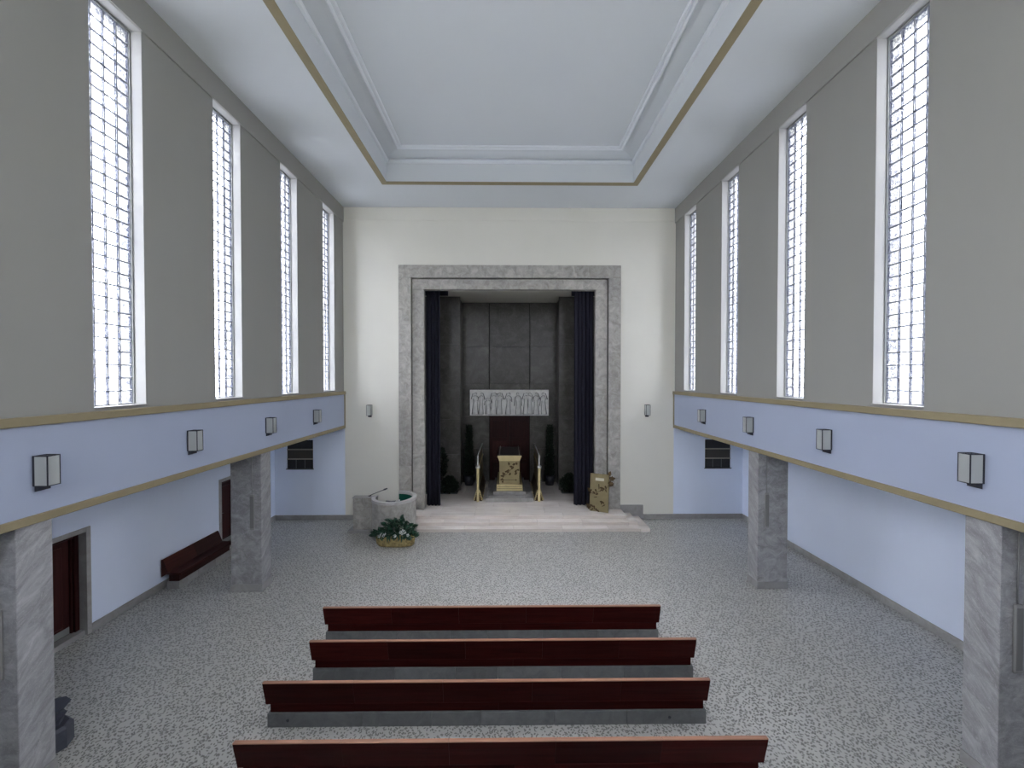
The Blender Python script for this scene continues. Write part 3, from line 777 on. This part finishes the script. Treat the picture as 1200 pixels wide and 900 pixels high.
bm = BM(); ell(bm, (0, 0, 0), (.03, .03, .03)); STUD = mesh_of('stud', bm, 'brass_pale', True)
def brass_rail(x, s, label):
    t = thing('brass_rail', label, 'railing', (x, 16.7, PF), 0, 'brass rails flanking the catafalque')
    y0, y1 = 15.28, 18.1
    bm = BM(); box(bm, x-.045, x+.045, y0, y0+.09, PF, 1.62, .008); obj('front_post', bm, 'brass_pale', t)
    bm = BM(); box(bm, x-.025, x+.025, y0+.09, y1, PF+.05, 1.60, .004); obj('brass_panel', bm, 'brass', t)
    bm = BM(); lathe(bm, [(.02, 1.60), (.075, 1.62), (.085, 1.66), (.07, 1.70), (.03, 1.715)], x, y0+.045, 12); obj('post_cap', bm, 'silver_metal', t, True)
    bm = BM(); box(bm, x-.04, x+.04, y0+.02, y1, 1.60, 1.66, .01); obj('mid_rail', bm, 'brass_pale', t)
    bm = BM(); box(bm, x-.028, x+.028, y0+.02, y0+.06, 1.70, 2.10, .004); obj('upper_post', bm, 'silver_metal', t)
    bm = BM(); box(bm, x-.008, x+.008, y0+.06, y1, 1.66, 2.08); obj('upper_panel', bm, 'brass', t)
    bm = BM(); box(bm, x-.02, x+.02, y0+.02, y1, 2.08, 2.11, .006); obj('top_rail', bm, 'silver_metal', t)
    for sd in (-1, 1):                                  # bronze skirts with studs
        bm = BM(); prism(bm, [(x+sd*.026, PF), (x+sd*.15, PF), (x+sd*.15, PF+.05), (x+sd*.045, .80), (x+sd*.026, .80)], 'y', y0+.12, y1-.1); obj('bronze_skirt', bm, 'bronze', t)
        pts = [(x+sd*(.145-.085*k/5), y0+.115, PF+.06+k*.065) for k in range(6)] + [(x+sd*.155, y0+.3+k*.4, PF+.04) for k in range(6)]
        for p in pts: inst('stud', STUD, t, Vector(p)-wloc(t))
brass_rail(-1.20, -1, 'brass rail with silver upper post flanking the catafalque on the pulpit side')
brass_rail(1.10, 1, 'brass rail with silver upper post flanking the catafalque on the tablet side')

# ------------------------------------------------------------------ brass tablet leaning at the portal
tb_ = thing('brass_tablet', 'brass tablet with bronze vine leaves and pale label standing against the portal jamb', 'tablet', (3.06, 14.10, PF), R(-26))
tilt = R(-6)
def tl_(bm):
    bmesh.ops.rotate(bm, cent=(0,0,0), matrix=Matrix.Rotation(tilt, 3, 'X'), verts=bm.verts[:]); return bm
bm = BM(); box(bm, -.32, .34, 0, .045, 0.005, 1.30, .008); obj('plate', tl_(bm), 'brass', tb_, world=False)
bm = BM(); box(bm, -.13, .17, -.008, 0, 1.06, 1.16, .002); obj('label_plate', tl_(bm), 'white_label', tb_, world=False)
for (x, z, a, s) in [(.33, 1.28, 20, .9), (.37, 1.16, 80, 1.1), (.34, 1.05, 130, 1.1), (.37, .95, 60, .9), (.10, .80, 10, 1.1), (.16, .76, -50, 1.1), (.22, .84, 60, 1.0), (.05, .74, 120, 1.0), (.26, .74, -100, .8),
                    (-.18, .62, 30, .9), (-.27, .68, -60, 1.0), (-.12, .70, 60, .9), (-.32, .62, 110, .8), (-.06, .58, -20, .8), (-.12, .50, 160, .9), (.12, .32, 15, 1.3), (.12, .30, -60, 1.0), (.16, .24, 140, 1.1),
                    (-.24, .16, 20, 1.2), (-.30, .10, -50, 1.1), (-.16, .12, 70, 1.1), (-.08, .05, 40, .9), (-.24, .06, 130, 1.0), (-.02, .02, 70, .7)]:
    v = Matrix.Rotation(tilt, 3, 'X') @ Vector((x, -.008, z))
    inst('vine_leaf', VINE, tb_, v, (tilt-R(14), R(a), 0), s)
bm = BM(); tube(bm, [(-.3, -.008, .62), (-.15, -.01, .6), (.0, -.01, .7), (.25, -.008, .82), (.36, -.008, 1.0), (.35, -.006, 1.25)], .008, 5); obj('vine_stem', tl_(bm), 'bronze', tb_, True, world=False)
bm = BM(); tube(bm, [(0, .06, .95), (0, .23, .0)], .015, 6); obj('prop', bm, 'bronze', tb_, True, world=False)

# ------------------------------------------------------------------ round pulpit
pu = thing('stone_pulpit', 'round grey stone pulpit lined in green beside the marble steps', 'pulpit', (-3.70, 13.05, 0))
pcx, pcy = -3.70, 13.07
a0, a1 = R(-175), R(92)
bm = BM(); arcwall(bm, .60, .67, .12, 1.14, pcx, pcy, a0, a1, 40); obj('drum', bm, 'limestone', pu, False)
bm = BM(); arcwall(bm, .575, .695, 1.14, 1.22, pcx, pcy, a0, a1, 40); obj('rim', bm, 'rim_stone', pu, False)
bm = BM(); arcwall(bm, .588, .60, .25, 1.139, pcx, pcy, R(-60), a1-.02, 30); obj('green_lining', bm, 'green_felt', pu, False)
bm = BM(); lathe(bm, [(.70, 0), (.70, .12)], pcx, pcy, 40); obj('base_ring', bm, 'base_stone', pu)
bm = BM(); box(bm, -5.10, -4.36, 13.28, 13.50, .08, 1.10, .006); obj('side_block', bm, 'limestone', pu)
bm = BM(); box(bm, -5.12, -4.35, 13.26, 13.52, 1.10, 1.13, .006); obj('side_cap', bm, 'base_stone', pu)
bm = BM(); box(bm, -5.24, -4.33, 13.16, 13.60, 0, .08, .006); obj('side_base', bm, 'base_stone', pu)
bm = BM(); lathe(bm, [(.586, .12), (.586, .25)], pcx, pcy, 32); obj('inner_floor', bm, 'soil_joint_shade', pu)
bm = BM(); box(bm, -4.00, -3.42, 12.74, 12.98, 1.06, 1.08, .004); box(bm, -3.80, -3.70, 12.82, 12.90, .25, 1.06); obj('reading_shelf', bm, 'black_metal', pu)
# things in the pulpit
mc = thing('microphone', 'black boom microphone reaching over the pulpit side block', 'microphone', (-4.58, 13.42, 1.13))
bm = BM(); lathe(bm, [(.05, 1.132), (.05, 1.145), (.015, 1.155)], -4.60, 13.42, 12); obj('foot', bm, 'black_metal', mc, True)
bm = BM(); tube(bm, [(-4.60, 13.42, 1.15), (-4.52, 13.40, 1.19), (-4.28, 13.36, 1.29), (-4.12, 13.33, 1.36)], .012, 8); obj('boom', bm, 'black_metal', mc, True)
bm = BM(); tube(bm, [(-4.13, 13.332, 1.355), (-4.07, 13.32, 1.38), (-4.0, 13.31, 1.41)], [.018, .028, .02], 8); obj('head', bm, 'black_metal', mc, True)
bk = thing('open_book', 'small open black folder on the pulpit reading shelf', 'folder', (-3.78, 12.86, 1.08))
for s in (-1, 1):
    bm = BM(); prism(bm, [(-3.78, 1.082), (-3.78+s*.15, 1.105), (-3.78+s*.15, 1.12), (-3.78, 1.10)], 'y', 12.76, 12.97); obj('cover', bm, 'black_metal', bk)
cp = obj('paper_cup', lathe(BM(), [(.03, 1.082), (.038, 1.17)], -3.50, 12.86, 12), 'paper_white', None, True)
tag(cp, 'small white cup standing on the pulpit reading shelf', 'cup')

# flower trough in front of the pulpit
fl = thing('flower_trough', 'mossy half round trough of dark green leaves and white flowers at the pulpit foot', 'planter', (-3.66, 12.3, 0))
def trough_bm():
    bm = BM(); seg = 16
    rows = []
    for r, z in ((.50, 0), (.56, .06), (.60, .30), (.56, .31), (.52, .24)):
        rows.append([bm.verts.new((-3.43+r*math.cos(a), 12.19+r*.275*math.sin(a), z)) for a in [2*math.pi*j/seg for j in range(seg)]])
    for a, c in zip(rows, rows[1:]):
        for j in range(seg): bm.faces.new((a[j], a[(j+1) % seg], c[(j+1) % seg], c[j]))
    bm.faces.new(list(reversed(rows[0]))); bm.faces.new(rows[-1])
    bmesh.ops.recalc_face_normals(bm, faces=bm.faces[:])
    return bm
obj('trough', trough_bm(), 'wicker', fl, True)
LEAF = [mesh_of('leaf', leaf_bm(.22, .045, False, .006), 'leaf_dark', True), mesh_of('leaf', leaf_bm(.20, .055, False, .006), 'leaf_green', True)]
fb = wloc(fl)
for i in range(280):
    u = rnd.uniform(-1, 1); top = .32+.55*max(0, 1-abs(u-.2)**1.6)*rnd.random()**.7 + .12*rnd.random()
    x = -3.43+u*.56; y = 12.16+rnd.uniform(-.13, .08)*(1-.5*abs(u))
    z = rnd.uniform(.27, top)
    o = inst('leaf', LEAF[i % 2], fl, Vector((x, y, z))-fb, (rnd.uniform(.1, 1.5), rnd.uniform(-.8, .8)+u*.5, rnd.uniform(-1.3, 1.3)), rnd.uniform(.7, 1.35))
for i in range(12):                                     # moss hanging over the rim, of uneven length
    u = -.9+1.8*(i+rnd.random()*.8)/12; x = -3.43+u*.55; yy = 12.19-.165*math.sqrt(max(.05, 1-u*u))-.012
    zl = rnd.choice((.24, .21, .15, .19))
    obj('trailing_moss', tube(BM(), [(x, yy+.03, .33), (x+rnd.uniform(-.03, .03), yy, .28), (x+rnd.uniform(-.05, .05), yy, zl)], [.03, .03, .006], 6), 'leaf_green', fl, True)
def flower_bm():
    bm = BM()
    for k in range(5):
        a = 2*math.pi*k/5; ell(bm, (.028*math.cos(a), 0, .028*math.sin(a)), (.022, .008, .022))
    return bm
FLW = mesh_of('flower', flower_bm(), 'petal_white', True)
for (x, z) in [(-3.98, .43), (-3.93, .37), (-3.90, .42), (-3.43, .47), (-3.38, .42), (-3.35, .52), (-3.3, .46), (-3.22, .38), (-3.6, .36), (-4.05, .36)]:
    inst('flower', FLW, fl, Vector((x+.2, 12.0, z))-fb, (R(-35), 0, rnd.uniform(-.5, .5)), rnd.uniform(.7, 1.1))

# ------------------------------------------------------------------ dark evergreens in the chancel
def bush(name, x, y, z0, rx, ry, h, n, label, cat, mat, pot=None, taper=.3, seed=0, group=None):
    r = random.Random(seed); t = thing(name, label, cat, (x, y, PF), 0, group)
    bm = BM()
    if pot:
        pr, ph = pot; lathe(bm, [(pr*.8, PF+.001), (pr, PF+ph), (pr*.9, PF+ph)], x, y, 14); obj('pot', bm, 'black_metal', t, True); bm = BM()
    tube(bm, [(x, y, PF+.002 if not pot else PF+pot[1]-.02), (x, y, z0+h*.8)], [.03, .012], 6); obj('stem', bm, 'soil_joint_shade', t)
    bm = BM()
    for i in range(n):
        q = r.random(); zz = z0+h*q; w = (1-q)*(1-taper)+taper if taper < 1 else math.sin(math.pi*(.15+.8*q))
        a = r.uniform(0, 6.28); rr = math.sqrt(r.random())
        c = Vector((x+rx*w*rr*math.cos(a), y+ry*w*rr*math.sin(a), zz))
        d = Vector((math.cos(a)*r.uniform(.3, 1), math.sin(a)*r.uniform(.3, 1), r.uniform(.2, 1.4))).normalized()*r.uniform(.07, .13)
        sd = d.cross(Vector((r.uniform(-1,1), r.uniform(-1,1), r.uniform(-1,1)))).normalized()*.028
        v = [bm.verts.new(p) for p in (c, c+d*.5+sd, c+d, c+d*.5-sd)]
        bm.faces.new(v)
    tag(obj('foliage', bm, mat, t), kind='stuff')
bush('evergreen', -1.76, 17.75, PF+.35, .17, .16, 2.2, 1700, 'tall slim dark evergreen in a pot beside the double door, on the pulpit side', 'plant', 'foliage_black', (.22, .42), .55, 3)
bush('evergreen', 1.74, 17.75, PF+.35, .17, .16, 2.2, 1700, 'tall slim dark evergreen in a pot beside the double door, on the tablet side', 'plant', 'foliage_black', (.22, .42), .55, 4)
bush('low_shrub', -2.42, 16.36, PF+.04, .36, .16, .62, 1500, 'low round dark shrub on the marble floor behind the narrower curtain', 'plant', 'foliage_black', None, 1, 5)
bush('low_shrub', 2.42, 16.55, PF+.04, .36, .22, .68, 1500, 'low round dark shrub on the marble floor behind the wider curtain', 'plant', 'foliage_black', None, 1, 6)
bush('potted_palm', -2.80, 16.74, PF+.6, .24, .06, 1.15, 900, 'upright dark potted plant half hidden by the narrower curtain', 'plant', 'foliage_black', (.12, .45), 1, 8)

# ------------------------------------------------------------------ pews
PL = 6.31
def make_pew():
    t = thing('pew', 'pew', 'pew')
    # local: x along the pew, seat towards +y, rear face of the plinth at y=0
    prof = [(-.112, .72), (-.072, .72), (-.052, .60), (-.022, .48), (.0, .40), (-.012, .372), (-.032, .375), (-.046, .44), (-.065, .52), (-.092, .62)]
    for k in range(5):
        a = -PL/2+k*PL/5; c = a+PL/5
        bm = prism(BM(), prof, 'x', a+.0008, c-.0008); bp_ = obj('back_panel', bm, 'mahogany', t, world=False)
        bm = BM(); box(bm, a+.0008, c-.0008, -.118, -.068, .716, .734, .005); obj('top_edge', bm, 'wood_edge_lit', bp_, world=False)
        bm = BM(); box(bm, a+.0008, c-.0008, -.036, .0, .366, .378, .003); obj('bottom_edge', bm, 'mahogany', bp_, world=False)
    bm = prism(BM(), [(-.0, .355), (.26, .375), (.285, .38), (.285, .40), (.27, .41), (.0, .395)], 'x', -PL/2+.01, PL/2-.01); obj('seat', bm, 'mahogany', t, world=False)
    for a, c in ((-PL/2+.03, .15), (.1505, PL/2-.03)):
        bm = BM(); box(bm, a, c, .03, .06, .20, .36, .002); obj('apron', bm, 'mahogany', t, world=False)
    cuts = [-PL/2, -PL/2+1.35, -PL/2+2.35, -.1, .95, 2.0, PL/2]
    for a, c in zip(cuts, cuts[1:]):
        bm = BM(); box(bm, a+.002, c-.002, 0, .26, 0, .20, .004); obj('plinth_block', bm, 'concrete', t, world=False)
    return t
PEWS = [(-.365, 7.70, 'front mahogany pew, nearest the marble steps'), (-.145, 6.72, 'second mahogany pew from the marble steps'),
        (-.365, 5.82, 'third mahogany pew from the marble steps, with vent discs in its plinth'), (-.145, 4.87, 'fourth and hindmost mahogany pew from the marble steps')]
pew0 = make_pew()
pews = []
for i, (x, y, lab) in enumerate(PEWS):
    o = pew0 if i == 0 else copy_tree(pew0)
    o.location = (x, y, 0); o['label'] = lab; o['category'] = 'pew'; o['group'] = 'pews facing the portal'
    pews.append(o)
for x in (-2.86, 2.62):
    bm = BM(); tube(bm, [(x, -.006, .105), (x, .004, .105)], .022, 10); obj('vent_disc', bm, 'black_metal', pews[2], world=False)

# wall bench
wb = thing('wall_bench', 'long mahogany bench on a stone plinth against the blue aisle wall', 'bench', (-OX+.2, 10.7, 0))
bprof = [(-OX+.035, .30), (-OX+.035, .71), (-OX+.06, .72), (-OX+.085, .70), (-OX+.14, .55), (-OX+.19, .42), (-OX+.19, .40)]
for a, c in ((9.67, 10.6), (10.603, 11.52)):
    bm = prism(BM(), bprof, 'y', a, c); obj('back_panel', bm, 'mahogany_y', wb)
for a, c in ((9.69, 10.6), (10.603, 11.55)):
    bm = prism(BM(), [(-OX+.12, .36), (-OX+.46, .34), (-OX+.48, .35), (-OX+.48, .385), (-OX+.46, .40), (-OX+.12, .42)], 'y', a, c); obj('seat', bm, 'mahogany_y', wb)
bm = BM(); box(bm, -OX+.16, -OX+.40, 9.74, 11.5, .18, .35); obj('apron', bm, 'mahogany_y', wb)
for a, c in ((9.72, 10.3), (10.304, 10.9), (10.904, 11.52)):
    bm = BM(); box(bm, -OX+.12, -OX+.42, a, c, 0, .18, .005); obj('plinth_block', bm, 'base_stone', wb)

# ------------------------------------------------------------------ wall lanterns
def make_sconce():
    t = thing('wall_lantern', 'lantern', 'lamp')
    w, dp, z0, z1, f = .074, .185, .07, .44, .005
    bm = BM(); box(bm, -w, w, -.018, -.001, z0, z1, .003); obj('back_plate', bm, 'black_metal', t, world=False)
    bm = BM()
    for x in (-w+f, w-f):
        for y in (-dp+f, -.018-f+.002): box(bm, x-f, x+f, y-f, y+f, z0, z1)
    for z in (z0+f, z1-f):
        box(bm, -w, w, -dp, -dp+2*f, z-f, z+f)
        for x in (-w+f, w-f): box(bm, x-f, x+f, -dp, -.018, z-f, z+f)
    obj('frame', bm, 'black_metal', t, world=False)
    for a in ((-w+2*f, w-2*f, -dp+.004, -dp+.009), (-w+.004, -w+.009, -dp+2*f, -.02-f), (w-.009, w-.004, -dp+2*f, -.02-f)):
        bm = BM(); box(bm, *a, z0+2*f, z1-2*f); obj('glass_pane', bm, 'frosted_glass', t, world=False)
    bm = BM(); box(bm, -w+2*f, w-2*f, -dp+2*f, -.02, z0+.002, z0+.010); obj('floor_plate', bm, 'black_metal', t, world=False)
    bm = BM(); box(bm, -w+2*f, w-2*f, -.10, -.085, z1-.014, z1-.004); box(bm, -.008, .008, -dp+f, -.02, z1-.014, z1-.004); obj('top_bar', bm, 'black_metal', t, world=False)
    bm = BM(); prism(bm, [(-.001, .0), (-.001, .075), (-.085, .075), (-.085, .02)], 'x', -.05, .05); obj('bracket', bm, 'black_metal', t, world=False)
    bm = BM(); tube(bm, [(0, -.085, z0+.01), (0, -.085, z0+.24)], .016, 8); obj('lamp_tube', bm, 'paper_white', t, True, world=False)
    return t
sc0 = make_sconce()
LY = [12.17, 9.80, 7.43, 5.05]
first = True
names4 = ['nearest the end wall', 'second from the end wall', 'third from the end wall', 'farthest from the end wall']
def place(x, y, rz, lab, grp):
    global first
    o = sc0 if first else copy_tree(sc0); first = False
    o.location = (x, y, 3.62); o.rotation_euler = (0, 0, rz); o['label'] = lab; o['group'] = grp; o['category'] = 'lamp'
for k, y in enumerate(LY):
    place(-NX, y, R(90), 'black framed lantern %s, on the parapet above the doors' % names4[k], 'lanterns on the parapets')
    place(NX, y, R(-90), 'black framed lantern %s, on the parapet above the doorless aisle' % names4[k], 'lanterns on the parapets')
place(-4.92, BY, 0, 'black framed lantern on the cream end wall, above the pulpit', 'lanterns on the end wall')
place(4.84, BY, 0, 'black framed lantern on the cream end wall, on the brass tablet side', 'lanterns on the end wall')

# ------------------------------------------------------------------ dark stand beside the pillar
sxp, syp = -6.25, 5.52
ps = thing('pedestal_stand', 'low dark stepped metal stand behind the pillar near the first door', 'stand', (sxp, syp, 0))
bm = BM(); lathe(bm, [(.19, 0), (.22, .02), (.22, .27), (.18, .31)], sxp, syp, 8); obj('base_drum', bm, 'dark_metal', ps)
bm = BM(); lathe(bm, [(.11, .31), (.14, .40), (.16, .42), (.09, .44)], sxp, syp, 8); obj('collar', bm, 'dark_metal', ps)
bm = BM(); lathe(bm, [(.08, .44), (.09, .49), (.18, .54), (.20, .56), (.17, .56)], sxp, syp, 8); obj('top_dish', bm, 'dark_metal', ps)
